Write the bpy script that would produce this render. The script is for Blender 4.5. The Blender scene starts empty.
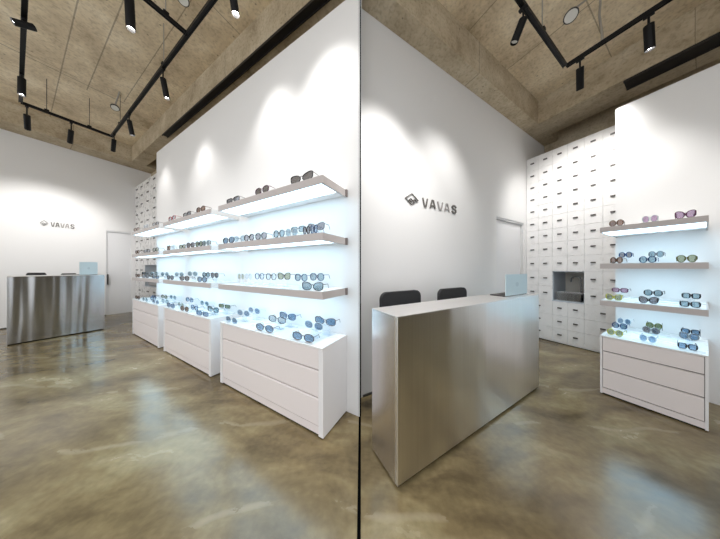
import bpy, bmesh, math, random
from mathutils import Vector, Matrix
random.seed(4)
C = bpy.context.scene.collection
PI = math.pi
ANG = {'A': math.atan2(190, 104), 'B': math.atan2(105, 190)}   # the two halves of the shop stand at an angle

def local(R, X, Y):
    a = ANG[R]; c, s = math.cos(a), math.sin(a)
    return (X*c + Y*s, -X*s + Y*c)
def world(R, x, y, z=0.0):
    a = ANG[R]; c, s = math.cos(a), math.sin(a)
    return (x*c - y*s, x*s + y*c, z)

# ------------------------------------------------------------------ materials
def new_mat(name):
    m = bpy.data.materials.new(name); m.use_nodes = True
    nt = m.node_tree; b = nt.nodes['Principled BSDF']
    return m, nt, b
def N(nt, t, **kw):
    n = nt.nodes.new(t)
    for k, v in kw.items(): setattr(n, k, v)
    return n
def simple(name, col, rough=.5, metal=0., spec=.5, emit=None, es=0., coat=0.):
    m, nt, b = new_mat(name)
    tc = N(nt, 'ShaderNodeTexCoord'); no = N(nt, 'ShaderNodeTexNoise'); no.inputs['Scale'].default_value = 9
    nt.links.new(tc.outputs['Object'], no.inputs['Vector'])
    mr = N(nt, 'ShaderNodeMapRange'); mr.inputs[3].default_value = max(.02, rough-.04); mr.inputs[4].default_value = min(1, rough+.04)
    nt.links.new(no.outputs['Fac'], mr.inputs[0]); nt.links.new(mr.outputs[0], b.inputs['Roughness'])
    b.inputs['Base Color'].default_value = (*col, 1); b.inputs['Metallic'].default_value = metal
    b.inputs['Specular IOR Level'].default_value = spec; b.inputs['Coat Weight'].default_value = coat
    if emit: b.inputs['Emission Color'].default_value = (*emit, 1); b.inputs['Emission Strength'].default_value = es
    return m
def ramp(nt, stops):
    r = N(nt, 'ShaderNodeValToRGB'); e = r.color_ramp.elements
    e[0].position, e[0].color = stops[0][0], (*stops[0][1], 1)
    e[1].position, e[1].color = stops[-1][0], (*stops[-1][1], 1)
    for p, c in stops[1:-1]:
        q = e.new(p); q.color = (*c, 1)
    return r
def math_n(nt, op, a, b=None):
    n = N(nt, 'ShaderNodeMath', operation=op)
    for i, v in enumerate((a, b)):
        if v is None: continue
        if isinstance(v, (int, float)): n.inputs[i].default_value = v
        else: nt.links.new(v, n.inputs[i])
    return n.outputs[0]
def concrete(name, seams=(), dark=1.0, board=None, sc=1.0):
    m, nt, b = new_mat(name); L = nt.links
    tc = N(nt, 'ShaderNodeTexCoord')
    mp = N(nt, 'ShaderNodeMapping'); mp.inputs['Scale'].default_value = (1.0*sc, .8*sc, 1.0*sc)
    L.new(tc.outputs['Object'], mp.inputs['Vector'])
    n1 = N(nt, 'ShaderNodeTexNoise'); n1.inputs['Scale'].default_value = 2.4; n1.inputs['Detail'].default_value = 9; n1.inputs['Roughness'].default_value = .66
    L.new(mp.outputs[0], n1.inputs['Vector'])
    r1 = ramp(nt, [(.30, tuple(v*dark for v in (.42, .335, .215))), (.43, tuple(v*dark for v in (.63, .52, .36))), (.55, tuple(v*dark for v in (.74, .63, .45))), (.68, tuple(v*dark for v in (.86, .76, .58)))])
    L.new(n1.outputs['Fac'], r1.inputs[0])
    n2 = N(nt, 'ShaderNodeTexNoise'); n2.inputs['Scale'].default_value = 34; n2.inputs['Detail'].default_value = 5
    L.new(tc.outputs['Object'], n2.inputs['Vector'])
    r2 = ramp(nt, [(.3, (.72, .69, .65)), (.5, (1, 1, 1)), (.8, (1.1, 1.08, 1.05))])
    L.new(n2.outputs['Fac'], r2.inputs[0])
    mx = N(nt, 'ShaderNodeMixRGB', blend_type='MULTIPLY'); mx.inputs[0].default_value = .8
    L.new(r1.outputs[0], mx.inputs[1]); L.new(r2.outputs[0], mx.inputs[2])
    col = mx.outputs[0]
    # small dark pits
    vo = N(nt, 'ShaderNodeTexVoronoi'); vo.inputs['Scale'].default_value = 7
    L.new(tc.outputs['Object'], vo.inputs['Vector'])
    pit = math_n(nt, 'LESS_THAN', vo.outputs['Distance'], .07)
    pm = N(nt, 'ShaderNodeMixRGB'); L.new(math_n(nt, 'MULTIPLY', pit, .55), pm.inputs[0]); L.new(col, pm.inputs[1]); pm.inputs[2].default_value = (.07, .055, .04, 1)
    col = pm.outputs[0]
    sx = N(nt, 'ShaderNodeSeparateXYZ'); L.new(tc.outputs['Object'], sx.inputs[0])
    # formwork seams: (axis, position, half width, limit axis, low, high)
    for (ax, p, w, lax, lo, hi) in seams:
        wob = math_n(nt, 'MULTIPLY', math_n(nt, 'SUBTRACT', n2.outputs['Fac'], .5), .008)
        d = math_n(nt, 'ABSOLUTE', math_n(nt, 'SUBTRACT', math_n(nt, 'ADD', sx.outputs[ax], wob), p))
        f = math_n(nt, 'LESS_THAN', d, w)
        if lax is not None:
            f = math_n(nt, 'MULTIPLY', f, math_n(nt, 'GREATER_THAN', sx.outputs[lax], lo))
            f = math_n(nt, 'MULTIPLY', f, math_n(nt, 'LESS_THAN', sx.outputs[lax], hi))
        q = N(nt, 'ShaderNodeMixRGB'); L.new(math_n(nt, 'MULTIPLY', f, .5), q.inputs[0]); L.new(col, q.inputs[1]); q.inputs[2].default_value = (.10, .075, .05, 1)
        col = q.outputs[0]
    L.new(col, b.inputs['Base Color']); b.inputs['Roughness'].default_value = .82
    bp = N(nt, 'ShaderNodeBump'); bp.inputs['Strength'].default_value = .35; bp.inputs['Distance'].default_value = .02
    L.new(n1.outputs['Fac'], bp.inputs['Height']); L.new(bp.outputs[0], b.inputs['Normal'])
    return m
def floor_mat():
    m, nt, b = new_mat('polished_concrete_floor'); L = nt.links
    tc = N(nt, 'ShaderNodeTexCoord')
    n0 = N(nt, 'ShaderNodeTexNoise'); n0.inputs['Scale'].default_value = 1.1; n0.inputs['Detail'].default_value = 3
    L.new(tc.outputs['Object'], n0.inputs['Vector'])
    va = N(nt, 'ShaderNodeVectorMath', operation='MULTIPLY_ADD')
    L.new(n0.outputs['Color'], va.inputs[0]); va.inputs[1].default_value = (.55, .55, 0); L.new(tc.outputs['Object'], va.inputs[2])
    mp = N(nt, 'ShaderNodeMapping'); mp.inputs['Rotation'].default_value = (0, 0, .6); mp.inputs['Scale'].default_value = (1.0, 2.4, 1)
    L.new(va.outputs[0], mp.inputs['Vector'])
    n1 = N(nt, 'ShaderNodeTexNoise'); n1.inputs['Scale'].default_value = 1.5; n1.inputs['Detail'].default_value = 7; n1.inputs['Roughness'].default_value = .58
    L.new(mp.outputs[0], n1.inputs['Vector'])
    r1 = ramp(nt, [(.28, (.085, .062, .032)), (.40, (.14, .106, .057)), (.52, (.215, .165, .086)), (.62, (.27, .222, .122)), (.80, (.42, .365, .24))])
    L.new(n1.outputs['Fac'], r1.inputs[0])
    n2 = N(nt, 'ShaderNodeTexNoise'); n2.inputs['Scale'].default_value = 26; n2.inputs['Detail'].default_value = 6
    L.new(tc.outputs['Object'], n2.inputs['Vector'])
    r2 = ramp(nt, [(.3, (.78, .77, .75)), (.7, (1.12, 1.12, 1.1))]); L.new(n2.outputs['Fac'], r2.inputs[0])
    mx = N(nt, 'ShaderNodeMixRGB', blend_type='MULTIPLY'); mx.inputs[0].default_value = .7
    L.new(r1.outputs[0], mx.inputs[1]); L.new(r2.outputs[0], mx.inputs[2])
    # trowel arcs: thin pale curved scratches
    wv = N(nt, 'ShaderNodeTexWave', wave_type='RINGS'); wv.inputs['Scale'].default_value = .55; wv.inputs['Distortion'].default_value = 7; wv.inputs['Detail'].default_value = 3; wv.inputs['Detail Scale'].default_value = .8
    L.new(tc.outputs['Object'], wv.inputs['Vector'])
    wr = ramp(nt, [(.985, (0, 0, 0)), (1.0, (1, 1, 1))]); L.new(wv.outputs['Fac'], wr.inputs[0])
    f = math_n(nt, 'MULTIPLY', wr.outputs[0], math_n(nt, 'GREATER_THAN', n1.outputs['Fac'], .5))
    q = N(nt, 'ShaderNodeMixRGB'); L.new(math_n(nt, 'MULTIPLY', f, .28), q.inputs[0]); L.new(mx.outputs[0], q.inputs[1]); q.inputs[2].default_value = (.42, .37, .27, 1)
    L.new(q.outputs[0], b.inputs['Base Color'])
    rr = N(nt, 'ShaderNodeMapRange'); rr.inputs[1].default_value = .35; rr.inputs[2].default_value = .68; rr.inputs[3].default_value = .13; rr.inputs[4].default_value = .28
    L.new(n1.outputs['Fac'], rr.inputs[0]); L.new(rr.outputs[0], b.inputs['Roughness'])
    b.inputs['Specular IOR Level'].default_value = .45
    bp = N(nt, 'ShaderNodeBump'); bp.inputs['Strength'].default_value = .10; bp.inputs['Distance'].default_value = .01
    L.new(n1.outputs['Fac'], bp.inputs['Height']); L.new(bp.outputs[0], b.inputs['Normal'])
    return m
def brushed(name, sx=1.0, wave=.5, vert=True, col=(.56, .55, .53), rough=.26, zgain=.25, aniso=0.):
    m, nt, b = new_mat(name); L = nt.links
    tc = N(nt, 'ShaderNodeTexCoord')
    mp = N(nt, 'ShaderNodeMapping'); mp.inputs['Scale'].default_value = (70, 70, 1.0) if vert else (2, 120, 60)
    L.new(tc.outputs['Object'], mp.inputs['Vector'])
    n1 = N(nt, 'ShaderNodeTexNoise'); n1.inputs['Scale'].default_value = 1.0; n1.inputs['Detail'].default_value = 3
    L.new(mp.outputs[0], n1.inputs['Vector'])
    mp2 = N(nt, 'ShaderNodeMapping'); mp2.inputs['Scale'].default_value = (5.5*sx, 5.5*sx, zgain)
    L.new(tc.outputs['Object'], mp2.inputs['Vector'])
    n2 = N(nt, 'ShaderNodeTexNoise'); n2.inputs['Scale'].default_value = 1.0; n2.inputs['Detail'].default_value = 2; n2.inputs['Distortion'].default_value = .2
    L.new(mp2.outputs[0], n2.inputs['Vector'])
    r = ramp(nt, [(.3, tuple(v*.96 for v in col)), (.7, tuple(min(1, v*1.03) for v in col))]); L.new(n1.outputs['Fac'], r.inputs[0])
    L.new(r.outputs[0], b.inputs['Base Color'])
    b.inputs['Metallic'].default_value = 1; b.inputs['Roughness'].default_value = rough
    if aniso:
        b.inputs['Anisotropic'].default_value = aniso
        tg = N(nt, 'ShaderNodeTangent', direction_type='RADIAL', axis='Z'); L.new(tg.outputs[0], b.inputs['Tangent']); b.inputs['Anisotropic Rotation'].default_value = .25
    b1 = N(nt, 'ShaderNodeBump'); b1.inputs['Strength'].default_value = .05; b1.inputs['Distance'].default_value = .001
    L.new(n1.outputs['Fac'], b1.inputs['Height'])
    b2 = N(nt, 'ShaderNodeBump'); b2.inputs['Strength'].default_value = wave; b2.inputs['Distance'].default_value = .06
    L.new(n2.outputs['Fac'], b2.inputs['Height']); L.new(b1.outputs[0], b2.inputs['Normal']); L.new(b2.outputs[0], b.inputs['Normal'])
    return m
def clear_mat(name, tint, gloss=.12, rough=.05):
    m = bpy.data.materials.new(name); m.use_nodes = True; nt = m.node_tree; nt.nodes.clear()
    o = N(nt, 'ShaderNodeOutputMaterial'); t = N(nt, 'ShaderNodeBsdfTransparent'); t.inputs[0].default_value = (*tint, 1)
    g = N(nt, 'ShaderNodeBsdfGlossy'); g.inputs['Roughness'].default_value = rough; g.inputs['Color'].default_value = (.9, .95, 1, 1)
    lw = N(nt, 'ShaderNodeLayerWeight'); lw.inputs[0].default_value = .35
    f = math_n(nt, 'ADD', math_n(nt, 'MULTIPLY', lw.outputs['Facing'], .4), gloss)
    mx = N(nt, 'ShaderNodeMixShader'); nt.links.new(f, mx.inputs[0]); nt.links.new(t.outputs[0], mx.inputs[1]); nt.links.new(g.outputs[0], mx.inputs[2])
    nt.links.new(mx.outputs[0], o.inputs[0])
    return m

white_wall = simple('white_wall_paint', (.81, .805, .80), .75, spec=.3)
white_lac = simple('white_lacquer', (.82, .81, .80), .28, spec=.5)
drawer_grey = simple('pale_mauve_laminate', (.84, .775, .76), .42)
white_panel = simple('white_cabinet_side', (.86, .845, .85), .35)
fascia = simple('taupe_shelf_edge', (.54, .49, .475), .45)
groove = simple('shadow_grey_groove', (.20, .17, .16), .6)
black = simple('black_powder_coat', (.008, .008, .009), .5, spec=.2)
black_duct = simple('black_channel_metal', (.012, .010, .009), .6)
handle_m = simple('dark_bronze_handle', (.10, .09, .085), .4, metal=.5)
chair_fab = simple('charcoal_fabric', (.028, .028, .030), .85)
door_m = simple('white_door_paint', (.76, .76, .77), .5)
grey_m = simple('grey_frame', (.62, .62, .62), .5)
led = simple('cool_led_diffuser', (.9, .95, 1), .5, emit=(.50, .80, 1.0), es=2.5)
lens_on = simple('lit_lamp_lens', (1, 1, 1), .4, emit=(1, .96, .9), es=30)
lens_off = simple('dim_lamp_lens', (.5, .5, .5), .2)
disc_m = simple('pale_grey_disc', (.72, .72, .68), .5)
conduit_m = simple('grey_conduit', (.42, .40, .36), .45, metal=.4)
dark_conduit = simple('dark_conduit', (.05, .045, .04), .5)
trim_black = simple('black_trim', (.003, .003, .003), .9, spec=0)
shadow_gap_m = simple('dark_shadow_gap', (.05, .045, .04), .6)
laptop_m = simple('pale_silver_shell', (.62, .74, .78), .35, metal=.3)
laptop_dark = simple('dark_keyboard', (.05, .045, .045), .5)
screen_m = simple('dark_laptop_screen', (.02, .02, .025), .2)
logo_dark = simple('dark_grey_sign_letter', (.13, .12, .11), .5)
logo_mid = simple('mid_grey_sign_letter', (.34, .32, .31), .5)
niche_m = simple('niche_steel_lining', (.55, .60, .66), .4, metal=.2)
niche_back = simple('beige_splashback', (.86, .79, .68), .45)
sink_m = brushed('sink_steel', 1, .05, False, (.40, .40, .40), .22)
chrome = simple('dark_chrome', (.22, .22, .22), .2, metal=1)
steel_A = brushed('wavy_brushed_steel', .7, .20, True, (.50, .505, .51), .19, .30, aniso=.85)
steel_B = brushed('brushed_steel', .35, .30, True, (.90, .89, .87), .28, aniso=.85)
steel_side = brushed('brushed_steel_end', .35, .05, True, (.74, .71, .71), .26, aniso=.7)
steel_top = brushed('brushed_steel_top', 1, .03, False, (.78, .76, .75), .42)
acrylic = clear_mat('clear_acrylic', (.97, .985, 1.0), .05)
FR = {'black': (.015, .015, .017), 'navy': (.02, .05, .13), 'tort': (.10, .045, .02), 'plum': (.10, .03, .07), 'red': (.42, .03, .05),
      'clear': (.55, .62, .66), 'grey': (.16, .17, .18), 'olive': (.10, .11, .03), 'lime': (.42, .42, .06)}
FRM = {k: simple(k+'_frame_acetate', v, .25) for k, v in FR.items()}
LE = {'smoke': (.16, .16, .18), 'blue': (.22, .35, .50), 'teal': (.20, .33, .38), 'olive': (.26, .30, .17), 'brown': (.22, .11, .06), 'plum': (.36, .22, .34), 'pale': (.62, .72, .78)}
LEM = {k: clear_mat(k+'_tinted_lens', tuple(q**.5 for q in v), .10) for k, v in LE.items()}
FW = {'black': 'black', 'navy': 'navy', 'tort': 'tortoiseshell', 'plum': 'plum', 'red': 'red', 'clear': 'clear-framed', 'grey': 'grey', 'olive': 'olive', 'lime': 'yellow-green'}
LW = {'smoke': 'smoke', 'blue': 'blue', 'teal': 'teal', 'olive': 'olive', 'brown': 'brown', 'plum': 'plum', 'pale': 'pale'}
SW = {'rd': 'round', 'sq': 'square', 'cat': 'upswept', 'av': 'aviator'}

# ------------------------------------------------------------------ mesh helpers
class MB:
    def __init__(s): s.bm = bmesh.new()
    def box(s, x0, x1, y0, y1, z0, z1, bev=0.):
        b = bmesh.new(); bmesh.ops.create_cube(b, size=1)
        for v in b.verts:
            v.co = Vector(((x0+x1)/2+v.co.x*(x1-x0), (y0+y1)/2+v.co.y*(y1-y0), (z0+z1)/2+v.co.z*(z1-z0)))
        if bev: bmesh.ops.bevel(b, geom=b.edges[:], offset=bev, segments=2, affect='EDGES', profile=.5)
        s.merge(b); return s
    def merge(s, b):
        me = bpy.data.meshes.new('t'); b.to_mesh(me); s.bm.from_mesh(me); bpy.data.meshes.remove(me); b.free()
    def prism(s, poly, z0, z1, axis='z'):
        f = {'z': lambda p, h: (p[0], p[1], h), 'y': lambda p, h: (p[0], h, p[1]), 'x': lambda p, h: (h, p[0], p[1])}[axis]
        lo = [s.bm.verts.new(f(p, z0)) for p in poly]; hi = [s.bm.verts.new(f(p, z1)) for p in poly]
        n = len(poly); s.bm.faces.new(lo); s.bm.faces.new(hi[::-1])
        for i in range(n): s.bm.faces.new((lo[i], lo[(i+1) % n], hi[(i+1) % n], hi[i]))
        return s
    def tube(s, pts, r, seg=10, closed=False, cap=True, sy=1.0):
        pts = [Vector(p) for p in pts]; n = len(pts); rings = []
        up0 = Vector((0, 0, 1))
        for i, p in enumerate(pts):
            a = pts[i-1] if (i > 0 or closed) else p; c = pts[(i+1) % n] if (i < n-1 or closed) else p
            t = (c-a).normalized(); u = up0 if abs(t.dot(up0)) < .95 else Vector((1, 0, 0))
            e1 = t.cross(u).normalized(); e2 = t.cross(e1).normalized()
            rr = r[i] if isinstance(r, (list, tuple)) else r
            rings.append([s.bm.verts.new(p+e1*rr*math.cos(2*PI*k/seg)*sy+e2*rr*math.sin(2*PI*k/seg)) for k in range(seg)])
        m = n if closed else n-1
        for i in range(m):
            A, B_ = rings[i], rings[(i+1) % n]
            for k in range(seg): s.bm.faces.new((A[k], A[(k+1) % seg], B_[(k+1) % seg], B_[k]))
        if cap and not closed: s.bm.faces.new(rings[0][::-1]); s.bm.faces.new(rings[-1])
        return s
    def build(s, name, mat, parent=None, smooth=False, loc=None, rotz=0.):
        bmesh.ops.recalc_face_normals(s.bm, faces=s.bm.faces[:])
        me = bpy.data.meshes.new(name); s.bm.to_mesh(me); s.bm.free(); me.materials.append(mat)
        if smooth:
            for p in me.polygons: p.use_smooth = True
            me.set_sharp_from_angle(angle=.7)
        o = bpy.data.objects.new(name, me); C.objects.link(o)
        if parent is not None: o.parent = parent
        if loc is not None: o.location = loc; o.rotation_euler = (0, 0, rotz)
        return o
def tag(o, label, cat, group=None):
    o['label'] = label; o['category'] = cat
    if group: o['group'] = group
    return o
def thing(name, label, cat, R, x, y, z, group=None, dz=0.):
    o = bpy.data.objects.new(name, None); C.objects.link(o); o.empty_display_size = .1
    o.location = world(R, x, y, z); o.rotation_euler = (0, 0, ANG[R]+dz)
    return tag(o, label, cat, group)
def struct(name, mb, mat, R=None):
    o = mb.build(name, mat); o['kind'] = 'structure'
    if R: o.rotation_euler = (0, 0, ANG[R])
    return o

# ================================================================== THE SHELL
fl = MB().prism([(-11, -3), (6, -3), (6, 6.5), (-11, 6.5)], -.1, 0)
struct('floor', fl, floor_mat())
# flush black strip and wall-end trim where the two halves of the shop meet
struct('trim_1', MB().box(-.018, -.001, -1.0, 1.535, -.005, .0015), trim_black)
struct('trim_2', MB().prism([(-.021, 1.535), (0, 1.535), (0, 2.35), (-.016, 2.35)], 0, 3.61), trim_black)

cA = concrete('board_marked_ceiling_concrete', [(0, .357, .006, 1, 2.0, 7.5), (0, .612, .006, 1, 2.0, 5.8), (0, .988, .005, 1, 2.0, 5.6), (1, 5.645, .009, 0, -2, 1.0), (1, 5.56, .004, 0, -2, .5), (1, 2.63, .006, 0, 1.1, 1.6), (0, .06, .005, 1, 1, 5.6)])
cB = concrete('ceiling_concrete', [(0, 3.10, .006, 1, .3, 1.36), (1, .60, .005, 0, 2.2, 4.2), (0, 2.2, .006, 1, -1, 1.36)])
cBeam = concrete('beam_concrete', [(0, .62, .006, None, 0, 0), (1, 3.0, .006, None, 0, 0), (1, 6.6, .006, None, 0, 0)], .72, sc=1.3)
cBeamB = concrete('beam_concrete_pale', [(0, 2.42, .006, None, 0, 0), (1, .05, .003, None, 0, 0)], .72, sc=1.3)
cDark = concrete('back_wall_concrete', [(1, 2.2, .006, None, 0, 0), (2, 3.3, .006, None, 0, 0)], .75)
def lp(R, pts): return [local(R, *p) for p in pts]
struct('ceiling', MB().prism(lp('A', [(-.01, -1.2), (-.01, 2.6), (-6.2, 5.75), (-8.6, 2.4), (-10, -1.2)]), 4.31, 4.45), cA, 'A')
struct('ceiling', MB().prism(lp('B', [(.0, -1.2), (.0, 1.9), (3.6, 4.05), (5.3, 1.6), (5.3, -1.2)]), 4.0, 4.14), cB, 'B')

# left half ---------------------------------------------------------
LY = 7.95
w = MB()
w.box(-1.7, 1.12, LY, LY+.15, 0, 3.92).box(1.12, 1.53, LY, LY+.15, 2.16, 3.92).box(1.53, 1.9, LY, LY+.15, 0, 3.92)
struct('wall_back', w, white_wall, 'A')
struct('wall_right', MB().prism([(1.337, .745), (1.337, 5.28), (1.58, 5.28), (1.58, .888)], 0, 3.45), white_wall, 'A')
struct('wall_side', MB().box(1.9, 2.05, 1.15, 8.1, 0, 4.31), cDark, 'A')
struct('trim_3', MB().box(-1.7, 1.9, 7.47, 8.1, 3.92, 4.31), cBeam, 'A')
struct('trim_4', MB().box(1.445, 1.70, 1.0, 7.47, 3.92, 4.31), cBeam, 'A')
struct('shadow_gap_back', MB().box(-1.7, 1.12, LY-.012, LY, 0, .022), shadow_gap_m, 'A')  # thin dark strip painting the shadow gap at the wall foot
# right half --------------------------------------------------------
w = MB()
w.prism([(.852, 1.54), (3.217, 1.54), (3.217, 1.69), (.936, 1.69)], 0, 3.61).box(3.217, 4.13, 1.54, 1.69, 1.99, 3.61).box(4.13, 5.0, 1.54, 1.69, 0, 3.61)
struct('wall_left', w, white_wall, 'B')
struct('wall_front', MB().box(3.547, 3.9, -.9, .487, 0, 2.99), white_wall, 'B')
struct('wall_far', MB().box(5.0, 5.15, -.9, 1.69, 0, 4.0), cDark, 'B')
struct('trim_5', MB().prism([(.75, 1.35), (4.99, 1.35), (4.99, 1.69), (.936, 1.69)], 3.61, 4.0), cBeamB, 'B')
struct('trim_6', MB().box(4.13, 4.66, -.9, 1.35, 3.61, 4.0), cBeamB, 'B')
struct('wall_right', MB().box(1.2, 5.2, -2.15, -2.0, 0, 4.0), concrete('unseen_dark_concrete', [], .22), 'B')  # unseen wall, added and kept dark for the desks' steel reflections
struct('shadow_gap_left', MB().box(.87, 3.217, 1.53, 1.54, 0, .02), shadow_gap_m, 'B')  # dark strip standing for the shadow gap below this wall

def channel(R, x0, x1, y0, y1, z, lab):
    t = thing('ceiling_channel', lab, 'channel', R, (x0+x1)/2, (y0+y1)/2, z)
    hx, hy = (x1-x0)/2, (y1-y0)/2
    MB().box(-hx, hx, -hy, hy, -.012, .0).build('back_plate', black_duct, t)
    MB().box(-hx, -hx+.008, -hy, hy, -.03, -.012).box(hx-.008, hx, -hy, hy, -.03, -.012).build('lip', black_duct, t)
channel('A', 1.447, 1.53, 1.0, 5.41, 3.92, 'long black metal channel under the concrete beam, left room')
channel('B', 4.14, 4.36, -.9, .508, 3.61, 'long black metal channel under the concrete beam, right room')

# doors ---------------------------------------------------------------
def door(n, R, x0, x1, y, h, hx, hz):
    t = bpy.data.objects.new('door_%d' % n, None); C.objects.link(t); t.location = world(R, (x0+x1)/2, y, 0); t.rotation_euler = (0, 0, ANG[R]); t['kind'] = 'structure'
    q = (x1-x0)/2; f = (x1-x0)*.028
    MB().box(-q+f, q-f, .045, .15, 0, h-.03).build('door_leaf', door_m, t)
    MB().box(-q, -q+f, .012, .10, 0, h).box(q-f, q, .012, .10, 0, h).box(-q+f, q-f, .012, .10, h-.03, h).build('door_frame', grey_m if n == 2 else door_m, t)
    MB().box(hx-(x0+x1)/2-.006, hx-(x0+x1)/2+.006, -.035, .045, hz[0], hz[1], .002).build('door_handle', handle_m, t)
door(1, 'A', 1.12, 1.53, LY, 2.16, 1.145, (.78, 1.04))
door(2, 'B', 3.217, 4.13, 1.54, 1.99, 3.33, (.52, .76))

# ================================================================== DISPLAY FURNITURE
def cabinet(R, x0, x1, y0, y1, zt, side, lab, group=None):
    """y0 is the end nearest the camera"""
    t = thing('display_cabinet', lab, 'cabinet', R, x0, y0, 0, group)
    D, L = x1-x0, y1-y0; k = zt/.64
    MB().box(.006, D, 0, side, .010*k, zt-.012*k).build('side_panel', white_panel, t)
    MB().box(.006, D, L-side, L, .010*k, zt-.012*k).build('side_panel', white_panel, t)
    MB().box(0, D, 0, L, zt-.012*k, zt).build('top_panel', white_lac, t)
    MB().box(.03, D-.005, side, L-side, .014*k, zt-.012*k).build('carcass', groove, t)
    MB().box(.014, .03, side, L-side, .014*k, .070*k).build('plinth', drawer_grey, t)
    MB().box(.022, D-.01, .012, L-.012, 0, .014*k).build('contact_shade_base', trim_black, t)  # black base paints the contact shade along the floor
    for a, b in ((.479, .626), (.283, .467), (.080, .271)):
        a *= k; b *= k
        # finger pull: the upper edge of the front slopes back
        MB().prism([(.008, a), (.008, b-.008*k), (.014, b), (.028, b), (.028, a)], side+.003, L-side-.003, 'y').build('drawer', drawer_grey, t)
    return t
def shelf(R, x0, x1, y0, y1, zt, th, lab, et, bracket):
    t = thing('display_shelf', lab, 'shelf', R, x0, y0, zt-th)
    D, L = x1-x0, y1-y0
    if bracket is None: MB().box(0, et*.6, 0, L, 0, th).build('edge_band', fascia, t)
    else: MB().prism([(0, 0), (D, 0), (D, et), (et*.6, et), (et*.6, L), (0, L)], 0, th).build('edge_band', fascia, t)
    MB().box(et*.6, D, L-et, L, 0, th).build('lit_end_cap', white_lac, t)  # end faces coloured white for the shelf glow that falls on them
    if bracket is None: MB().box(et*.6, D, 0, et, 0, th).build('lit_end_cap', white_lac, t)
    MB().box(et*.6, D, et, L-et, th*.55, th-.001).build('top_panel', white_lac, t)
    MB().box(et*.6, D*.66, et, L-et, th*.14, th*.2).build('light_panel', led, t)
    MB().box(D*.66, D-.002, et, L-et, th*.25, th*.5).build('underside_panel', white_panel, t)
    if bracket:
        MB().box(D-.02, D, -.010, 0, -.002, th+.002).build('bracket', groove, t)
    return t
bays = [(.867, 2.24), (2.442, 3.804), (4.0, 5.30)]
bn = ['nearest', 'middle', 'farthest']
for i, (y0, y1) in enumerate(bays):
    cabinet('A', 1.028, 1.335, y0, y1, .64, .042, ['low white three-drawer display cabinet with its whole right side in view, nearest in left room', 'low white three-drawer display cabinet between its two neighbours, left room', 'low white three-drawer display cabinet nearest the door, left room'][i], None)
    for zt, nm in ((1.848, 'top'), (1.448, 'second'), (1.033, 'third')):
        shelf('A', 1.028, 1.335, y0, y1+.027*(i == 0), zt, .054, 'backlit taupe-edged wall shelf, %s shelf of the %s bay, left room' % (nm, bn[i]), .02, True if i == 0 else None)
cabinet('B', 2.883, 3.545, -.014, .486, .558, .013, 'low white three-drawer display cabinet under the shelves in right room', None)
for zt, nm in ((1.585, 'top'), (1.242, 'middle'), (.893, 'lowest')):
    shelf('B', 2.883, 3.545, -.014, .486, zt, .048, '%s backlit taupe-edged wall shelf above the cabinet, right room' % nm, .008, False)

# ================================================================== WALL OF DRAWERS
def drawer_wall(R, xf, depth, cols, rows, niche, wide, lab, hw, hh, hp):
    """cols: seam positions from near to far, rows: seam heights from the top; niche (y0,y1,z0,z1); wide: [(y0,y1,z0,z1)]"""
    Y0, Y1 = cols[0], cols[-1]; ny0, ny1, nz0, nz1 = niche
    t = thing('drawer_wall', lab, 'drawer unit', R, xf, Y0, 0)
    s = .02 if R == 'B' else .006
    b = MB()
    for (a, c, d, e) in ((Y0, Y1, .012, nz0), (Y0, Y1, nz1, rows[0]), (Y0, ny0, nz0, nz1), (ny1, Y1, nz0, nz1)):
        b.box(s, depth, a-Y0, c-Y0, d, e)
    b.build('carcass', groove_soft, t)
    nl = MB(); g = .012
    nl.box(s, depth-.03, ny1-Y0-g*.5, ny1-Y0, nz0, nz1).box(s, depth-.03, ny0-Y0, ny0-Y0+g*.5, nz0, nz1).box(s, depth-.03, ny0-Y0, ny1-Y0, nz1-g, nz1)
    nl.build('niche_lining', niche_m, t)
    MB().box(depth-.04, depth-.02, ny0-Y0+g*.5, ny1-Y0-g*.5, nz0, nz1-g).build('splashback', niche_back, t)
    MB().box(-.006, depth-.04, ny0-Y0, ny1-Y0, nz0-.001, nz0+.014).build('niche_tray', niche_m, t)
    vg = .9 if R == 'B' else .12; gap = .0011 if R == 'B' else .0008
    def front(a, c, d, e, hc):
        f = MB().box(0, s, a-Y0+gap*vg, c-Y0-gap*vg, d+gap, e-gap).build('drawer', white_lac, t)
        if hc is not None:
            zc = (d+e)/2+.012; yc = hc-Y0
            MB().box(-hp, 0, yc-hw, yc+hw, zc-hh, zc+hh*.5).build('handle', handle_m, f)
    for j in range(len(rows)-1):
        d, e = rows[j+1], rows[j]
        for i in range(len(cols)-1):
            a, c = cols[i], cols[i+1]; m, z = (a+c)/2, (d+e)/2
            if ny0 < m < ny1 and nz0 < z < nz1: continue
            if any(q[0] < m < q[1] and q[2] < z < q[3] for q in wide): continue
            front(a, c, d, e, m)
    for (a, c, lo, hi) in wide:
        for j in range(len(rows)-1):
            d, e = rows[j+1], rows[j]
            if lo < (d+e)/2 < hi: front(a, c, d, e, (a+c)/2)
    MB().box(.003, .022, 0, Y1-Y0, .012, rows[-1]-.002).build('plinth', white_lac, t)
    MB().box(s+.004, s+.05, 0, Y1-Y0, 0, .012).build('contact_shade_base', trim_black, t)  # black strip painting the contact shade under the drawers
    return t
groove_soft = simple('drawer_gap_grey', (.66, .65, .65), .6)
drawer_wall('B', 4.22, .62, [.51, .685, .857, 1.03, 1.20, 1.37, 1.537], [3.12, 2.89, 2.685, 2.48, 2.27, 2.06, 1.84, 1.62, 1.39, 1.15, .905, .668, .445, .237, .03],
            (.857, 1.20, .668, 1.15), [(1.20, 1.537, 0, .66), (.51, .857, 0, .66)], 'tall white wall of small drawers around the sink niche, right room', .0235, .0125, .016)
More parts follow.
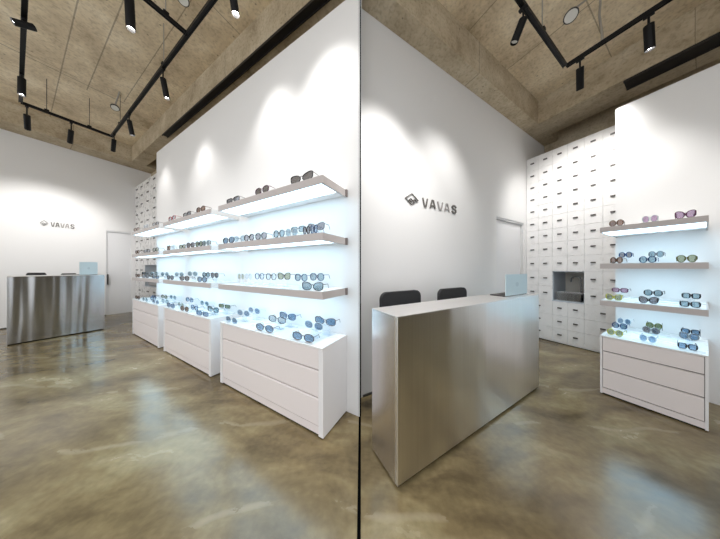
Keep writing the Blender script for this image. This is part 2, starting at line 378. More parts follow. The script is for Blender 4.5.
drawer_wall('A', 1.60, .28, [5.31, 5.77, 6.23, 6.69, 7.15, 7.62, 7.945], [3.42, 3.2, 2.975, 2.74, 2.505, 2.27, 2.03, 1.78, 1.52, 1.28, 1.0, .74, .48, .26, .04],
            (6.23, 7.15, .74, 1.28), [(7.15, 7.945, 0, .72), (5.31, 6.23, 0, .72)], 'tall white wall of small drawers beyond the shelf wall, left room', .062, .019, .010)

def sink(R, x0, x1, y0, y1, z0, z1, lab):
    t = thing('sink_basin', lab, 'sink', R, (x0+x1)/2, (y0+y1)/2, z0)
    hx, hy, h = (x1-x0)/2, (y1-y0)/2, z1-z0; b = MB()
    def ring(k, z): return [b.bm.verts.new((sx*hx*k, sy*hy*k, z)) for sx, sy in ((-1, -1), (1, -1), (1, 1), (-1, 1))]
    rs = [ring(.86, 0), ring(.97, h*.9), ring(1.0, h*.9), ring(1.0, h), ring(.93, h), ring(.8, h*.12)]
    for a, c in zip(rs, rs[1:]):
        for i in range(4): b.bm.faces.new((a[i], a[(i+1) % 4], c[(i+1) % 4], c[i]))
    b.bm.faces.new(rs[0][::-1]); b.bm.faces.new(rs[-1])
    b.build('basin', sink_m, t)
    MB().tube([(0, 0, h*.12), (0, 0, h*.12+.003)], .018, 16).build('drain', chrome, t, True)
def faucet(R, x, y, z, h, reach, lab, sc=1.):
    t = thing('faucet', lab, 'faucet', R, x, y, z)
    MB().tube([(0, 0, 0), (0, 0, .02)], .016*sc, 16).build('base', chrome, t, True)
    r = reach/2
    pts = [(0, 0, .0), (0, 0, h-r)]+[(0, r-r*math.cos(a), h-r+r*math.sin(a)) for a in [PI*i/12 for i in range(1, 12)]]+[(0, reach, h-r-.035)]
    MB().tube(pts, .0085*sc, 10).build('spout', chrome, t, True)
    MB().box(-.008, .008, -.045*sc, -.008, .03, .045, .003).build('lever', chrome, t)
def bottle(R, x, y, z, r, h, lab):
    t = thing('soap_dispenser', lab, 'dispenser', R, x, y, z)
    MB().tube([(0, 0, 0), (0, 0, h*.75), (0, 0, h*.8), (0, 0, h*.84)], [r, r, r*.7, r*.3], 16).build('bottle', black, t, True)
    MB().tube([(0, 0, h*.8), (0, 0, h), (0, r*1.3, h)], r*.22, 8).build('pump', black, t, True)
sink('B', 4.235, 4.44, .885, 1.165, .686, .815, 'rectangular brushed steel sink basin in the drawer wall niche, right room')
faucet('B', 4.50, .945, .686, .375, .11, 'dark gooseneck faucet arching over the sink, right room', 1.1)
bottle('B', 4.46, .884, .686, .011, .33, 'tall slim black dispenser standing right of the faucet, right room')
sink('A', 1.625, 1.76, 6.33, 7.05, .758, .85, 'rectangular steel sink basin in the drawer wall niche, left room')

# ================================================================== RECEPTION DESKS
def desk(R, x0, x1, y0, y1, zt, m, lab, tt=.02):
    t = thing('reception_desk', lab, 'desk', R, x0, y0, 0)
    L, D = x1-x0, y1-y0
    MB().box(0, L, 0, tt, .018, zt-.004, .002).build('front_panel', m, t)
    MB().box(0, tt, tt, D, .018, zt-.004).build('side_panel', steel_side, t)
    MB().box(L-tt, L, tt, D, .018, zt-.004).build('side_panel', m, t)
    MB().box(0, L, 0, D, zt-.004, zt, .0015).build('top_panel', steel_top, t)
    MB().box(tt, L-tt, D*.45, D-.02, zt-.30, zt-.01).build('drawer_box', white_lac, t)
    MB().box(.012, L-.012, .012, D-.01, 0, .020).build('plinth', trim_black, t)  # coloured black as the contact shade under the desk
desk('B', .668, 2.475, .802, 1.058, .936, steel_B, 'long brushed steel reception desk with its end in view, right room')
desk('A', -.053, .85, 6.17, 6.85, 1.068, steel_A, 'brushed steel reception desk with rippled reflections below the wall sign, left room')

def chair(R, x0, x1, yb, ys, zt, lab):
    t = thing('office_chair', lab, 'chair', R, (x0+x1)/2, (yb+ys)/2, 0)
    hw = (x1-x0)/2; hy = (yb-ys)/2; zb = zt-.33
    r = .28*hw; pts = []
    rz = .06
    for cx, cz, a0 in ((hw-r, zt-rz, 0), (-hw+r, zt-rz, 90), (-hw+r*.6, zb+rz, 180), (hw-r*.6, zb+rz, 270)):
        rr = r if cz > zb+.2 else r*.6
        for i in range(7):
            a = math.radians(a0+15*i); pts.append((cx+rr*math.cos(a), cz+rz*math.sin(a)))
    MB().prism(pts, hy-.03, hy, 'y').build('backrest', chair_fab, t)
    sz = zt-.50
    MB().box(-hw*.95, hw*.95, -hy, hy-.035, sz-.05, sz, .015).build('seat', chair_fab, t)
    MB().box(-.03, .03, hy-.032, hy-.015, sz-.04, zb+.04).build('back_post', black, t)
    for sx in (-1, 1):
        for sy in (-1, 1):
            MB().tube([(sx*hw*.8, sy*hy*.8, sz-.045), (sx*hw*.92, sy*hy*.92, 0)], [.012, .009], 10).build('leg', black, t, True)
chair('B', .885, 1.325, 1.29, 1.09, 1.000, 'charcoal chair with rounded back behind the near end of the steel desk, right room')
chair('B', 1.58, 2.02, 1.29, 1.09, .99, 'charcoal chair with rounded back nearer the laptop, right room')
chair('A', .105, .31, 7.25, 6.90, 1.11, 'charcoal chair behind the left end of the steel desk, left room')
chair('A', .455, .645, 7.25, 6.90, 1.09, 'charcoal chair behind the steel desk beside the laptop, left room')

def laptop(R, x0, x1, yh, yb, z, h, lab):
    t = thing('laptop', lab, 'laptop', R, (x0+x1)/2, yh, z)
    w = (x1-x0)/2; d = yb-yh
    MB().box(-w, w, 0, d, .0, .011, .002).build('base', laptop_dark, t)
    lid = MB().box(-w, w, -.010, -.003, .006, h, .002).build('lid', laptop_m, t)
    MB().box(-w*.95, w*.95, -.003, -.001, .018, h-.01).build('screen', screen_m, lid)
    em = MB(); em.prism([(.022*math.cos(a)*w/.15, h*.52+.022*math.sin(a)) for a in [2*PI*i/20 for i in range(20)]], -.0108, -.0098, 'y')
    em.build('lid_mark', simple('lid_mark_grey', (.50, .62, .67), .3), lid)
    MB().box(-w*.8, w*.8, d*.12, d*.6, .011, .0122).build('keyboard', black, t)
laptop('B', 1.99, 2.42, .885, 1.01, .936, .205, 'open pale silver laptop at the far end of the steel desk, right room')
laptop('A', .585, .785, 6.30, 6.60, 1.068, .245, 'open pale silver laptop on the steel desk, left room')

# ================================================================== WALL SIGN
def strokes(mb, lines, wd, f):
    """lines: polylines in unit coords; f maps (u, v) to wall (x, z); each stroke is a solid bar"""
    for L in lines:
        P = [f(*p) for p in L]
        for a, b in zip(P, P[1:]):
            dx, dz = b[0]-a[0], b[1]-a[1]; l = math.hypot(dx, dz); ux, uz = dx/l, dz/l
            e = wd*.35
            A = (a[0]-ux*e, a[1]-uz*e); B_ = (b[0]+ux*e, b[1]+uz*e); nx, nz = -uz*wd/2, ux*wd/2
            mb.prism([(A[0]+nx, A[1]+nz), (B_[0]+nx, B_[1]+nz), (B_[0]-nx, B_[1]-nz), (A[0]-nx, A[1]-nz)], -.010, 0, 'y')
V = [[(0, 1), (.35, 0), (.65, 0), (1, 1)]]
AA = [[(0, 0), (.35, 1), (.65, 1), (1, 0)], [(.15, .28), (.85, .28)]]
SS = [[(.95, .82), (.7, 1), (.3, 1), (.05, .8), (.15, .58), (.85, .42), (.95, .2), (.7, 0), (.3, 0), (.05, .18)]]
EM = [[(-.08, -.92), (-1, 0), (0, 1), (1, 0), (.72, -.26)], [(.72, -.26), (.42, .08), (.12, -.2), (-.18, .08), (-.44, -.18)], [(-.08, -.92), (.5, -.42), (.22, -.68)], [(-.44, -.18), (-.08, -.5), (.16, -.28), (.44, -.5)]]
def sign(R, y, em, letters, z0, z1, wd, lab):
    """em (cx, half width, cz, half height); letters [(x0, x1)]"""
    cx0 = (em[0]-em[1]+letters[-1][1])/2
    t = thing('wall_sign', lab, 'sign', R, cx0, y, (z0+z1)/2)
    zc = (z0+z1)/2
    m = MB(); strokes(m, EM, wd*.48, lambda u, v: (em[0]+u*em[1]-cx0, em[2]+v*em[3]-zc)); m.build('emblem', logo_dark, t)
    for i, ((a, b), gl, mt) in enumerate(zip(letters, (V, AA, V, AA, SS), (logo_dark, logo_dark, logo_mid, logo_mid, logo_dark))):
        m = MB(); strokes(m, gl, wd*(1.15 if i == 4 else 1), lambda u, v: (a+(b-a)*u-cx0, z0+(z1-z0)*v-zc)); m.build('letter', mt, t)
sign('B', 1.54, (1.478, .092, 1.945, .062), [(1.645, 1.715), (1.762, 1.845), (1.890, 1.975), (2.015, 2.10), (2.152, 2.235)], 1.897, 1.985, .0155, 'grey VAVAS wall sign with diamond emblem on white wall, right room')
sign('A', LY, (.312, .045, 2.165, .062), [(.392, .428), (.446, .485), (.506, .545), (.564, .603), (.628, .670)], 2.113, 2.200, .0115, 'small grey VAVAS wall sign above the steel desk, left room')

# ================================================================== CEILING TRACKS AND SPOTLIGHTS
def track(R, segs, z, rods, zc, lab, ox, oy):
    t = thing('lighting_track', lab, 'lighting track', R, ox, oy, z)
    for (x0, y0, x1, y1) in segs:
        hx = .017
        a, b = min(x0, x1), max(x0, x1); c, d = min(y0, y1), max(y0, y1)
        if a == b: a -= hx; b += hx
        else: c -= hx; d += hx
        m = MB().box(a-ox, b-ox, c-oy, d-oy, -.004, .022)
        if x0 == x1: m.box(a-ox, a-ox+.006, c-oy, d-oy, -.014, -.004).box(b-ox-.006, b-ox, c-oy, d-oy, -.014, -.004)
        else: m.box(a-ox, b-ox, c-oy, c-oy+.006, -.014, -.004).box(a-ox, b-ox, d-oy-.006, d-oy, -.014, -.004)
        m.build('track_segment', black, t)
    for (x, y, mt) in rods:
        r = MB().tube([(x-ox, y-oy, .02), (x-ox, y-oy, zc-z-.002)], .0035 if mt is dark_conduit else .005, 8).build('suspension_rod', mt, t, True)
        MB().box(x-ox-.022, x-ox+.022, y-oy-.022, y-oy+.022, .018, .045, .004).build('clamp', black, r)
    return t
zA, zB = 3.76, 3.5
track('A', [(.915, .95, .915, 6.05), (.050, 1.2, .050, 6.02), (.05, 6.03, .93, 6.03), (.10, 2.67, .915, 2.67)], zA,
      [(.259, 6.03, dark_conduit), (.664, 6.03, dark_conduit), (.915, 5.42, dark_conduit), (.915, 3.36, conduit_m), (.741, 2.67, conduit_m), (.05, 3.3, conduit_m)], 4.31,
      'black rectangular lighting track grid hanging from the concrete ceiling, left room', .5, 4.0)
tb = track('B', [(.60, .770, 3.08, .770), (3.10, .765, 3.10, -.7)], zB, [(2.455, .77, conduit_m), (1.2, .77, conduit_m)], 4.0,
      'black L-shaped lighting track hanging from the concrete ceiling, right room', 3.1, .77)
cb = MB().tube([(-.005, -.262, .02), (-.002, -.262, .10), (.02, -.25, .2), (.02, -.24, .32), (.0, -.25, .42), (.0, -.25, .495)], .009, 8).build('power_conduit', conduit_m, tb, True)

def spot(R, x, y, z, aim, L, r, stem, lab, on=True, power=60., cone=100., blend=.9, group=None, lensm=None):
    t = thing('track_spotlight', lab, 'spotlight', R, x, y, z-.016, group); z -= .016
    MB().box(-.016, .016, -.03, .03, -.018, 0, .003).build('adapter', black, t)
    MB().tube([(0, 0, -.017), (0, 0, -stem)], .0075, 8).build('stem', black, t, True)
    p0 = Vector((0, 0, -stem)); d = (Vector(aim)-Vector((x, y, z-stem))).normalized()
    s = p0-d*L*.5 if d.z > -.5 else p0; e = s+d*L
    h = MB().tube([s, s+d*.004, s+d*L*.04, e-d*.004, e], [r*.8, r, r, r, r*.92], 24, cap=False)
    h.tube([e, e-d*L*.12], [r*.92, r*.78], 24, cap=False)
    h.tube([s, s+d*.001], r*.8, 24)
    h.build('housing', black, t, True)
    q = e-d*L*.11
    MB().tube([q, q+d*.004], r*.78, 24).build('lamp_lens', (lensm or lens_on) if on else lens_off, t, True)
    if power:
        ld = bpy.data.lights.new('spot_lamp', 'SPOT'); ld.energy = power; ld.spot_size = math.radians(cone); ld.spot_blend = blend
        ld.shadow_soft_size = .07; ld.color = (1, .98, .955)
        lo = bpy.data.objects.new('spot_lamp', ld); C.objects.link(lo); lo.parent = t
        lo.location = e+d*.012; lo.rotation_euler = d.to_track_quat('-Z', 'Y').to_euler()
sp = .78
spot('A', .050, 3.95, zA, (-.836, 3.986, 3.227), .13, .030, .06, 'black track spotlight turned sideways with glaring lens, far left of left room', power=25*sp)
spot('A', .050, 5.10, zA, (.03, 4.75, .2), .24, .030, .05, 'lit black track spotlight just above the track corner, left room', power=40*sp)
spot('A', .098, 6.03, zA, (.20, 7.95, 1.75), .24, .030, .14, 'dark track spotlight nearest the left track corner, left room', power=75*sp, cone=68, blend=.8, on=False)
spot('A', .481, 6.03, zA, (.47, 7.95, 1.75), .24, .030, .14, 'dark track spotlight midway along the far track, left room', power=75*sp, cone=68, blend=.8, on=False)
spot('A', .915, 5.85, zA, (1.08, 7.95, 1.6), .24, .030, .10, 'dark track spotlight at the right track corner, left room', power=14*sp, cone=68, on=False)
spot('A', .915, 4.87, zA, (1.33, 4.80, .8), .24, .030, .10, 'lit track spotlight leaning to the shelf wall, second from the right corner, left room', power=26*sp, cone=86, blend=1)
spot('A', .915, 3.385, zA, (1.33, 3.3, .8), .24, .030, .12, 'lit track spotlight leaning to the shelf wall, below the pale suspension rod, left room', power=34*sp, cone=86, blend=1)
spot('A', .501, 2.67, zA, (.60, 2.55, 0), .32, .031, .06, 'large lit spotlight pointing down from the cross track at top edge, left room', power=30*sp)
spot('A', .915, 1.80, zA, (1.33, 1.70, .8), .24, .031, .05, 'lit track spotlight above the near shelves at top edge, left room', power=46*sp, cone=86, blend=1)
spot('A', .915, 1.02, zA, (1.33, 1.08, .8), .24, .031, .05, 'track spotlight beyond the top edge above the nearest shelf, left room', power=52*sp, cone=90, blend=1)
spot('B', 2.051, .77, zB, (1.85, 1.54, 1.45), .17, .031, .10, 'black track spotlight tilted to the sign wall, right room', power=50*sp, cone=84, blend=1, lensm=disc_m)
spot('B', 1.05, .77, zB, (1.10, 1.54, 1.3), .20, .031, .10, 'track spotlight beyond the top edge near the sign wall, right room', power=95*sp, cone=84, blend=1)
spot('B', 3.10, .66, zB, (4.2, .895, 1.9), .21, .030, .09, 'dark track spotlight hanging near the track corner, right room', power=85*sp, on=False)
spot('B', 3.10, .245, zB, (3.50, .20, .8), .215, .030, .09, 'lit black track spotlight hanging before the white shelf wall, right room', power=55*sp, cone=56, blend=1)
spot('B', 3.10, -.45, zB, (3.50, -.35, .8), .26, .030, .09, 'track spotlight beyond the right edge, right room', power=50*sp, cone=56, blend=1)
spot('B', 2.70, .77, zB, (4.2, 1.0, 2.2), .24, .030, .09, 'black track spotlight aimed at the drawer wall, right room', power=60*sp, on=False) if 0 else None

def sensor(R, x, y, z, zc, dx, dy, r, lab, tl=.12):
    t = thing('ceiling_sensor', lab, 'sensor', R, x, y, z)
    n = Vector((-x*tl, -y*tl, -1)).normalized()          # the head is tilted into the room
    MB().tube([n*0, -n*.03, -n*.05], [r, r, r*.5], 24).build('housing', dark_conduit, t, True)
    MB().tube([n*.004, n*.0], r*.84, 24).build('face', disc_m, t, True)
    MB().tube([(0, 0, .045), (dx, dy, zc-z)], .010, 8).build('arm', conduit_m, t, True)
sensor('A', .895, 5.66, 4.15, 4.31, .0, -.32, .055, 'small round ceiling sensor with pale face beyond the far suspension rod, left room')
sensor('A', .892, 2.72, 4.15, 4.31, .0, -.30, .055, 'small round ceiling sensor with pale face at the top edge, left room')
sensor('B', 2.899, .681, 3.85, 4.0, .12, -.09, .058, 'round white-faced ceiling sensor on a short conduit arm, right room', .30)

# ================================================================== SUNGLASSES
def outline(sh, w, h):
    pts = []
    for i in range(18):
        a = 2*PI*i/18; c, s_ = math.cos(a), math.sin(a)
        n = {'rd': 2.2, 'sq': 3.6, 'cat': 2.6, 'av': 2.3}[sh]
        x = math.copysign(abs(c)**(2/n), c)*w/2; z = math.copysign(abs(s_)**(2/n), s_)*h/2
        if sh == 'cat' and z > 0: z += (x/w)*h*.25; x *= 1.05
        if sh == 'av' and z < 0: x *= .86
        if sh == 'sq' and z < 0: x *= .94
        pts.append((x, z))
    return pts
def sunglasses(R, x, y, z, W, H, fr, le, sh, lab, group):
    t = thing('sunglasses', lab, 'sunglasses', R, x, y, z, group, random.uniform(-.06, .06))
    D = .075 if R == 'A' else .155
    rr = (.0026 if fr != 'clear' else .0018)
    f = MB(); lw, lh = W*.43, H
    for s in (-1, 1):
        o = [(0, s*(W*.265+p[0]), H/2+p[1]+.002) for p in outline(sh, lw, lh-.004)]
        f.tube(o, rr, 6, closed=True, sy=1.5)
        MB().prism([(q[1], q[2]) for q in o], .0005, .0025, 'x').build('lens', LEM[le], t)
    f.tube([(0, -W*.06, H*.66), (-.002, 0, H*.74), (0, W*.06, H*.66)], rr, 6)
    f.build('frame', FRM[fr], t, True)
    for s in (-1, 1):
        zt = H*.80
        MB().tube([(0, s*W*.475, zt), (D*.1, s*W*.495, zt), (D*.78, s*W*.47, zt), (D, s*W*.45, max(zt*.35, .004))], [rr*1.1, rr*.9, rr*.8, rr*.6], 6).build('temple', FRM[fr], t, True)
def riser(R, x, y, z, h, W, lab, group):
    o = MB(); D = .05 if R == 'A' else .08
    o.box(-.004, D, -W*.2, W*.2, 0, .003).box(D*.2, D*.2+.003, -W*.2, W*.2, .003, h-.003).box(-.004, D, -W*.2, W*.2, h-.003, h)
    m = o.build('display_riser', acrylic, None, loc=world(R, x, y, z), rotz=ANG[R])
    tag(m, lab, 'display riser', group)
SURF = {'s1': 'top shelf', 's2': 'second shelf', 's3': 'third shelf', 'c': 'cabinet top'}
ST = {'A': dict(s1=1.847, s2=1.447, s3=1.032, c=.640), 'B': dict(s1=1.584, s2=1.241, s3=.892, c=.558)}
ROWN = ['front row', 'raised middle row', 'raised back row']
ORD = ['first', 'second', 'third', 'fourth', 'fifth', 'sixth', 'seventh', 'eighth', 'ninth']
GL = [
    ('A', 's1', 0, 1.042, 2.016, 0.0, 0.251, 0.05, 'black', 'smoke', 'sq'),
    ('A', 's1', 0, 1.042, 1.558, 0.001, 0.209, 0.062, 'plum', 'smoke', 'rd'),
    ('A', 's1', 0, 1.042, 1.082, 0.004, 0.24, 0.062, 'black', 'smoke', 'cat'),
    ('A', 's1', 0, 1.042, 3.528, -0.022, 0.275, 0.065, 'red', 'smoke', 'rd'),
    ('A', 's1', 0, 1.042, 3.057, -0.013, 0.258, 0.052, 'black', 'smoke', 'sq'),
    ('A', 's1', 0, 1.042, 2.693, -0.011, 0.222, 0.065, 'tort', 'brown', 'rd'),
    ('A', 's1', 0, 1.042, 5.1, -0.026, 0.257, 0.065, 'tort', 'brown', 'rd'),
    ('A', 's1', 0, 1.042, 4.596, -0.024, 0.196, 0.065, 'clear', 'smoke', 'rd'),
    ('A', 's1', 0, 1.042, 4.152, -0.014, 0.235, 0.052, 'black', 'smoke', 'sq'),
    ('A', 's2', 0, 1.042, 5.049, 0.0, 0.253, 0.065, 'tort', 'brown', 'rd'),
    ('A', 's2', 0, 1.042, 4.557, -0.001, 0.316, 0.052, 'black', 'smoke', 'sq'),
    ('A', 's2', 0, 1.042, 4.152, -0.01, 0.278, 0.065, 'black', 'olive', 'rd'),
    ('A', 's2', 0, 1.042, 3.757, -0.018, 0.261, 0.065, 'tort', 'brown', 'rd'),
    ('A', 's2', 0, 1.042, 3.493, -0.019, 0.203, 0.065, 'clear', 'pale', 'rd'),
    ('A', 's2', 0, 1.042, 3.195, -0.014, 0.243, 0.052, 'black', 'olive', 'sq'),
    ('A', 's2', 0, 1.042, 2.959, -0.017, 0.193, 0.065, 'tort', 'smoke', 'rd'),
    ('A', 's2', 0, 1.042, 2.735, -0.015, 0.226, 0.065, 'black', 'olive', 'rd'),
    ('A', 's2', 1, 1.15, 2.82, 0.03, 0.205, 0.065, 'tort', 'olive', 'rd'),
    ('A', 's2', 0, 1.042, 2.398, -0.018, 0.194, 0.065, 'clear', 'teal', 'rd'),
    ('A', 's2', 0, 1.042, 2.126, -0.011, 0.227, 0.062, 'black', 'blue', 'rd'),
    ('A', 's2', 1, 1.15, 2.137, 0.032, 0.227, 0.062, 'clear', 'teal', 'av'),
    ('A', 's2', 0, 1.042, 1.749, -0.014, 0.171, 0.062, 'black', 'smoke', 'rd'),
    ('A', 's2', 0, 1.042, 1.572, -0.003, 0.197, 0.062, 'black', 'smoke', 'rd'),
    ('A', 's2', 0, 1.042, 1.336, -0.006, 0.171, 0.062, 'black', 'teal', 'rd'),
    ('A', 's2', 0, 1.042, 1.19, -0.005, 0.145, 0.062, 'clear', 'teal', 'rd'),
    ('A', 's2', 1, 1.15, 1.235, 0.052, 0.164, 0.05, 'grey', 'teal', 'sq'),
    ('A', 's2', 0, 1.042, 1.031, -0.003, 0.161, 0.062, 'black', 'smoke', 'rd'),
    ('A', 's2', 1, 1.15, 1.036, 0.046, 0.177, 0.062, 'grey', 'smoke', 'cat'),
    ('A', 's2', 0, 1.042, 0.857, -0.007, 0.142, 0.062, 'navy', 'blue', 'cat'),
    ('A', 's3', 0, 1.06, 5.2, -0.021, 0.292, 0.065, 'tort', 'brown', 'rd'),
    ('A', 's3', 1, 1.15, 5.155, 0.044, 0.278, 0.052, 'black', 'smoke', 'sq'),
    ('A', 's3', 0, 1.06, 4.701, -0.01, 0.328, 0.052, 'black', 'smoke', 'sq'),
    ('A', 's3', 0, 1.06, 4.232, -0.009, 0.349, 0.052, 'black', 'blue', 'sq'),
    ('A', 's3', 1, 1.15, 4.663, 0.038, 0.339, 0.065, 'clear', 'teal', 'rd'),
    ('A', 's3', 1, 1.15, 4.15, 0.036, 0.33, 0.065, 'clear', 'teal', 'rd'),
    ('A', 's3', 0, 1.06, 3.659, -0.016, 0.251, 0.065, 'black', 'smoke', 'rd'),
    ('A', 's3', 1, 1.15, 3.65, 0.041, 0.28, 0.065, 'clear', 'teal', 'rd'),
    ('A', 's3', 0, 1.06, 3.184, -0.006, 0.241, 0.065, 'tort', 'smoke', 'rd'),
    ('A', 's3', 1, 1.15, 3.205, 0.056, 0.267, 0.065, 'clear', 'teal', 'rd'),
    ('A', 's3', 0, 1.06, 2.707, -0.007, 0.222, 0.065, 'black', 'blue', 'rd'),
    ('A', 's3', 1, 1.15, 2.832, 0.049, 0.232, 0.065, 'black', 'teal', 'rd'),
    ('A', 's3', 1, 1.15, 2.623, 0.048, 0.188, 0.065, 'grey', 'smoke', 'rd'),
    ('A', 's3', 1, 1.15, 2.236, 0.046, 0.278, 0.062, 'clear', 'olive', 'rd'),
    ('A', 's3', 1, 1.15, 1.939, 0.049, 0.155, 0.062, 'clear', 'pale', 'rd'),
    ('A', 's3', 1, 1.15, 1.758, 0.055, 0.22, 0.062, 'navy', 'pale', 'rd'),
    ('A', 's3', 1, 1.15, 1.585, 0.055, 0.215, 0.062, 'black', 'pale', 'rd'),
    ('A', 's3', 1, 1.15, 1.408, 0.062, 0.208, 0.062, 'black', 'olive', 'cat'),
    ('A', 's3', 1, 1.15, 1.2, 0.056, 0.196, 0.062, 'navy', 'teal', 'rd'),
    ('A', 's3', 1, 1.15, 1.026, 0.065, 0.196, 0.062, 'navy', 'teal', 'rd'),
    ('A', 's3', 0, 1.06, 0.989, 0.013, 0.206, 0.062, 'black', 'teal', 'cat'),
    ('A', 'c', 0, 1.06, 5.217, -0.03, 0.293, 0.065, 'tort', 'brown', 'rd'),
    ('A', 'c', 0, 1.06, 4.726, -0.029, 0.28, 0.065, 'clear', 'teal', 'rd'),
    ('A', 'c', 0, 1.06, 4.232, -0.023, 0.305, 0.065, 'clear', 'blue', 'rd'),
    ('A', 'c', 2, 1.24, 5.447, 0.012, 0.349, 0.052, 'navy', 'blue', 'sq'),
    ('A', 'c', 2, 1.24, 4.987, 0.025, 0.309, 0.065, 'black', 'smoke', 'rd'),
    ('A', 'c', 1, 1.15, 4.712, -0.007, 0.294, 0.065, 'navy', 'blue', 'rd'),
    ('A', 'c', 2, 1.24, 4.533, 0.032, 0.316, 0.065, 'tort', 'olive', 'rd'),
    ('A', 'c', 1, 1.15, 4.171, 0.001, 0.291, 0.065, 'clear', 'teal', 'rd'),
    ('A', 'c', 2, 1.24, 4.054, 0.051, 0.274, 0.065, 'clear', 'teal', 'rd'),
    ('A', 'c', 2, 1.24, 3.554, 0.059, 0.266, 0.065, 'navy', 'blue', 'rd'),
    ('A', 'c', 0, 1.06, 3.667, -0.021, 0.288, 0.065, 'navy', 'blue', 'rd'),
    ('A', 'c', 1, 1.15, 3.577, 0.02, 0.238, 0.065, 'clear', 'olive', 'rd'),
    ('A', 'c', 0, 1.06, 3.184, -0.016, 0.241, 0.065, 'tort', 'brown', 'rd'),
    ('A', 'c', 1, 1.15, 3.147, 0.006, 0.232, 0.065, 'navy', 'blue', 'rd'),
    ('A', 'c', 2, 1.24, 3.096, 0.047, 0.254, 0.065, 'clear', 'teal', 'rd'),
    ('A', 'c', 0, 1.06, 2.7, -0.003, 0.27, 0.052, 'navy', 'blue', 'sq'),
    ('A', 'c', 1, 1.15, 2.659, 0.027, 0.287, 0.065, 'black', 'teal', 'cat'),
    ('A', 'c', 2, 1.24, 2.585, 0.064, 0.254, 0.05, 'black', 'olive', 'sq'),
    ('A', 'c', 1, 1.15, 2.03, 0.058, 0.216, 0.062, 'clear', 'blue', 'rd'),
    ('A', 'c', 2, 1.24, 1.991, 0.069, 0.213, 0.062, 'clear', 'blue', 'rd'),
    ('A', 'c', 0, 1.06, 2.08, 0.002, 0.24, 0.062, 'clear', 'blue', 'rd'),
    ('A', 'c', 0, 1.06, 1.549, 0.004, 0.237, 0.062, 'tort', 'blue', 'rd'),
    ('A', 'c', 1, 1.15, 1.501, 0.059, 0.233, 0.062, 'black', 'pale', 'rd'),
    ('A', 'c', 2, 1.24, 1.47, 0.072, 0.232, 0.062, 'navy', 'blue', 'cat'),
    ('A', 'c', 1, 1.15, 1.062, 0.069, 0.201, 0.062, 'clear', 'blue', 'rd'),
    ('A', 'c', 2, 1.24, 1.019, 0.086, 0.222, 0.062, 'tort', 'blue', 'cat'),
    ('A', 'c', 0, 1.06, 1.085, 0.005, 0.22, 0.062, 'tort', 'blue', 'rd'),
    ('B', 's1', 0, 2.91, 0.395, -0.002, 0.078, 0.058, 'tort', 'brown', 'rd'),
    ('B', 's1', 0, 2.91, 0.224, -0.006, 0.075, 0.058, 'clear', 'plum', 'rd'),
    ('B', 's1', 0, 2.91, 0.073, -0.004, 0.082, 0.058, 'plum', 'plum', 'cat'),
    ('B', 's2', 0, 2.91, 0.394, 0.014, 0.067, 0.058, 'tort', 'brown', 'rd'),
    ('B', 's2', 1, 3.15, 0.374, 0.056, 0.075, 0.058, 'navy', 'smoke', 'rd'),
    ('B', 's2', 0, 2.91, 0.235, 0.005, 0.08, 0.058, 'navy', 'teal', 'rd'),
    ('B', 's2', 1, 3.15, 0.212, 0.052, 0.074, 0.058, 'grey', 'teal', 'rd'),
    ('B', 's2', 0, 2.91, 0.068, 0.006, 0.082, 0.058, 'olive', 'olive', 'av'),
    ('B', 's3', 0, 2.97, 0.418, 0.003, 0.092, 0.058, 'lime', 'olive', 'cat'),
    ('B', 's3', 1, 3.15, 0.406, 0.064, 0.095, 0.046, 'plum', 'plum', 'sq'),
    ('B', 's3', 0, 2.97, 0.236, 0.001, 0.091, 0.058, 'black', 'smoke', 'cat'),
    ('B', 's3', 1, 3.15, 0.227, 0.051, 0.094, 0.058, 'black', 'teal', 'rd'),
    ('B', 's3', 0, 2.97, 0.056, -0.003, 0.082, 0.046, 'black', 'teal', 'sq'),
    ('B', 's3', 1, 3.15, 0.055, 0.052, 0.078, 0.046, 'black', 'teal', 'sq'),
    ('B', 'c', 0, 2.97, 0.411, -0.008, 0.091, 0.058, 'lime', 'olive', 'rd'),
    ('B', 'c', 1, 3.15, 0.409, 0.039, 0.089, 0.058, 'navy', 'blue', 'rd'),
    ('B', 'c', 2, 3.33, 0.404, 0.06, 0.086, 0.058, 'clear', 'blue', 'rd'),
    ('B', 'c', 0, 2.97, 0.239, -0.009, 0.082, 0.058, 'clear', 'blue', 'rd'),
    ('B', 'c', 1, 3.15, 0.237, 0.044, 0.086, 0.058, 'grey', 'smoke', 'rd'),
    ('B', 'c', 2, 3.33, 0.235, 0.059, 0.083, 0.058, 'olive', 'olive', 'rd'),
    ('B', 'c', 0, 2.97, 0.066, -0.004, 0.079, 0.046, 'black', 'blue', 'sq'),
    ('B', 'c', 1, 3.15, 0.064, 0.044, 0.083, 0.058, 'grey', 'blue', 'rd'),
    ('B', 'c', 2, 3.33, 0.061, 0.059, 0.083, 0.046, 'black', 'blue', 'sq'),
]
from collections import defaultdict
rows_ = defaultdict(list)
for g in GL:
    bay = 0 if g[0] == 'B' else min(range(3), key=lambda i: abs(g[4]-sum(bays[i])/2))
    rows_[(g[0], g[1], g[2], bay)].append(g)
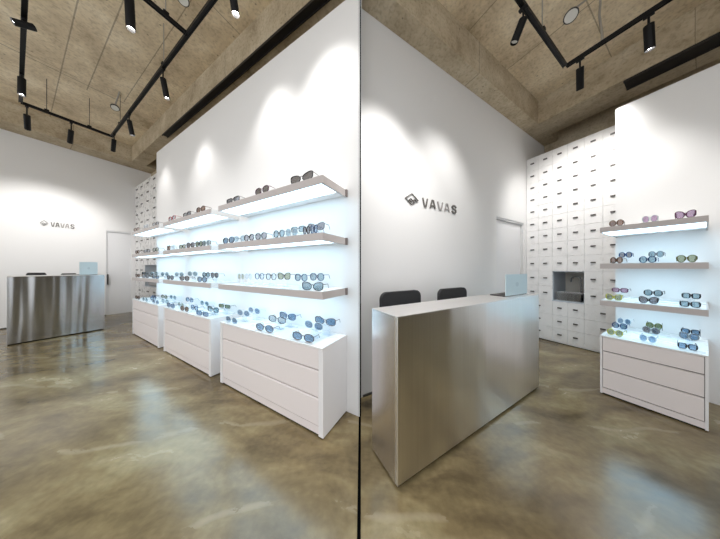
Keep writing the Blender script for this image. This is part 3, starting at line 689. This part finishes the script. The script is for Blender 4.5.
for (R, s, row, bay), L in rows_.items():
    L.sort(key=lambda g: -g[4])                     # leftmost in the photograph first
    lo, hi = (bays[bay][0]+.02, bays[bay][1]-.03) if R == 'A' else (.0, .475)
    L = [list(g) for g in L]
    for g in L: g[4] = min(max(g[4], lo+g[6]/2), hi-g[6]/2)
    for i, g in enumerate(L):
        _, _, _, x, y, lift, W, H, fr, le, sh = g
        for o in ((L[i-1:i] if i else [])+L[i+1:i+2]): W = min(W, abs(o[4]-y)*.88)
        lift = 0 if lift < .026 else round(lift, 3)
        z = ST[R][s]
        where = '%s, %s, %s' % (SURF[s], bn[bay]+' bay' if R == 'A' else 'shelving', 'left room' if R == 'A' else 'right room')
        where = where.replace('shelving, ', '')
        pos = 'only pair' if len(L) == 1 else ORD[i]+' from left'
        lab = '%s %s sunglasses, %s lenses, %s, %s, %s' % (SW[sh], FW[fr], LW[le], pos, ROWN[row].replace('raised ', ''), where)
        sunglasses(R, x, y, z+lift, W, H, fr, le, sh, lab, 'sunglasses on display in the %s room' % ('left' if R == 'A' else 'right'))
        if lift: riser(R, x, y, z, lift, W, 'clear acrylic riser, %s, %s, %s' % (pos, ROWN[row].replace('raised ', ''), where), 'clear risers under the sunglasses')

# ================================================================== CAMERA, WORLD
cam = bpy.data.cameras.new('camera'); co = bpy.data.objects.new('camera', cam); C.objects.link(co)
co.location = (0, 0, 1.2); co.rotation_euler = (PI/2, 0, 0)
cam.sensor_width = 36; cam.sensor_fit = 'HORIZONTAL'; cam.lens = 190/720*36; cam.shift_x = -1/720; cam.shift_y = -1.5/720; cam.clip_start = .05
sc = bpy.context.scene; sc.camera = co
wd = bpy.data.worlds.new('daylight_through_shopfront'); sc.world = wd; wd.use_nodes = True
nt = wd.node_tree; bg = nt.nodes['Background']; bg.inputs[1].default_value = 1.0
tc = N(nt, 'ShaderNodeTexCoord'); sx = N(nt, 'ShaderNodeSeparateXYZ'); nt.links.new(tc.outputs['Generated'], sx.inputs[0])
r = ramp(nt, [(.0, (.62, .58, .54)), (.5, (.88, .91, .95)), (1, (.93, .96, 1.0))])
nt.links.new(math_n(nt, 'ADD', math_n(nt, 'MULTIPLY', sx.outputs[2], .5), .5), r.inputs[0]); nt.links.new(r.outputs[0], bg.inputs[0])
sc.view_settings.view_transform = 'Standard'; sc.view_settings.look = 'None'; sc.view_settings.exposure = .72; sc.view_settings.gamma = 1
sc.view_settings.use_curve_mapping = False
sc.cycles.max_bounces = 8; sc.cycles.transparent_max_bounces = 16; sc.cycles.use_denoising = True
sc.cycles.sample_clamp_indirect = 6
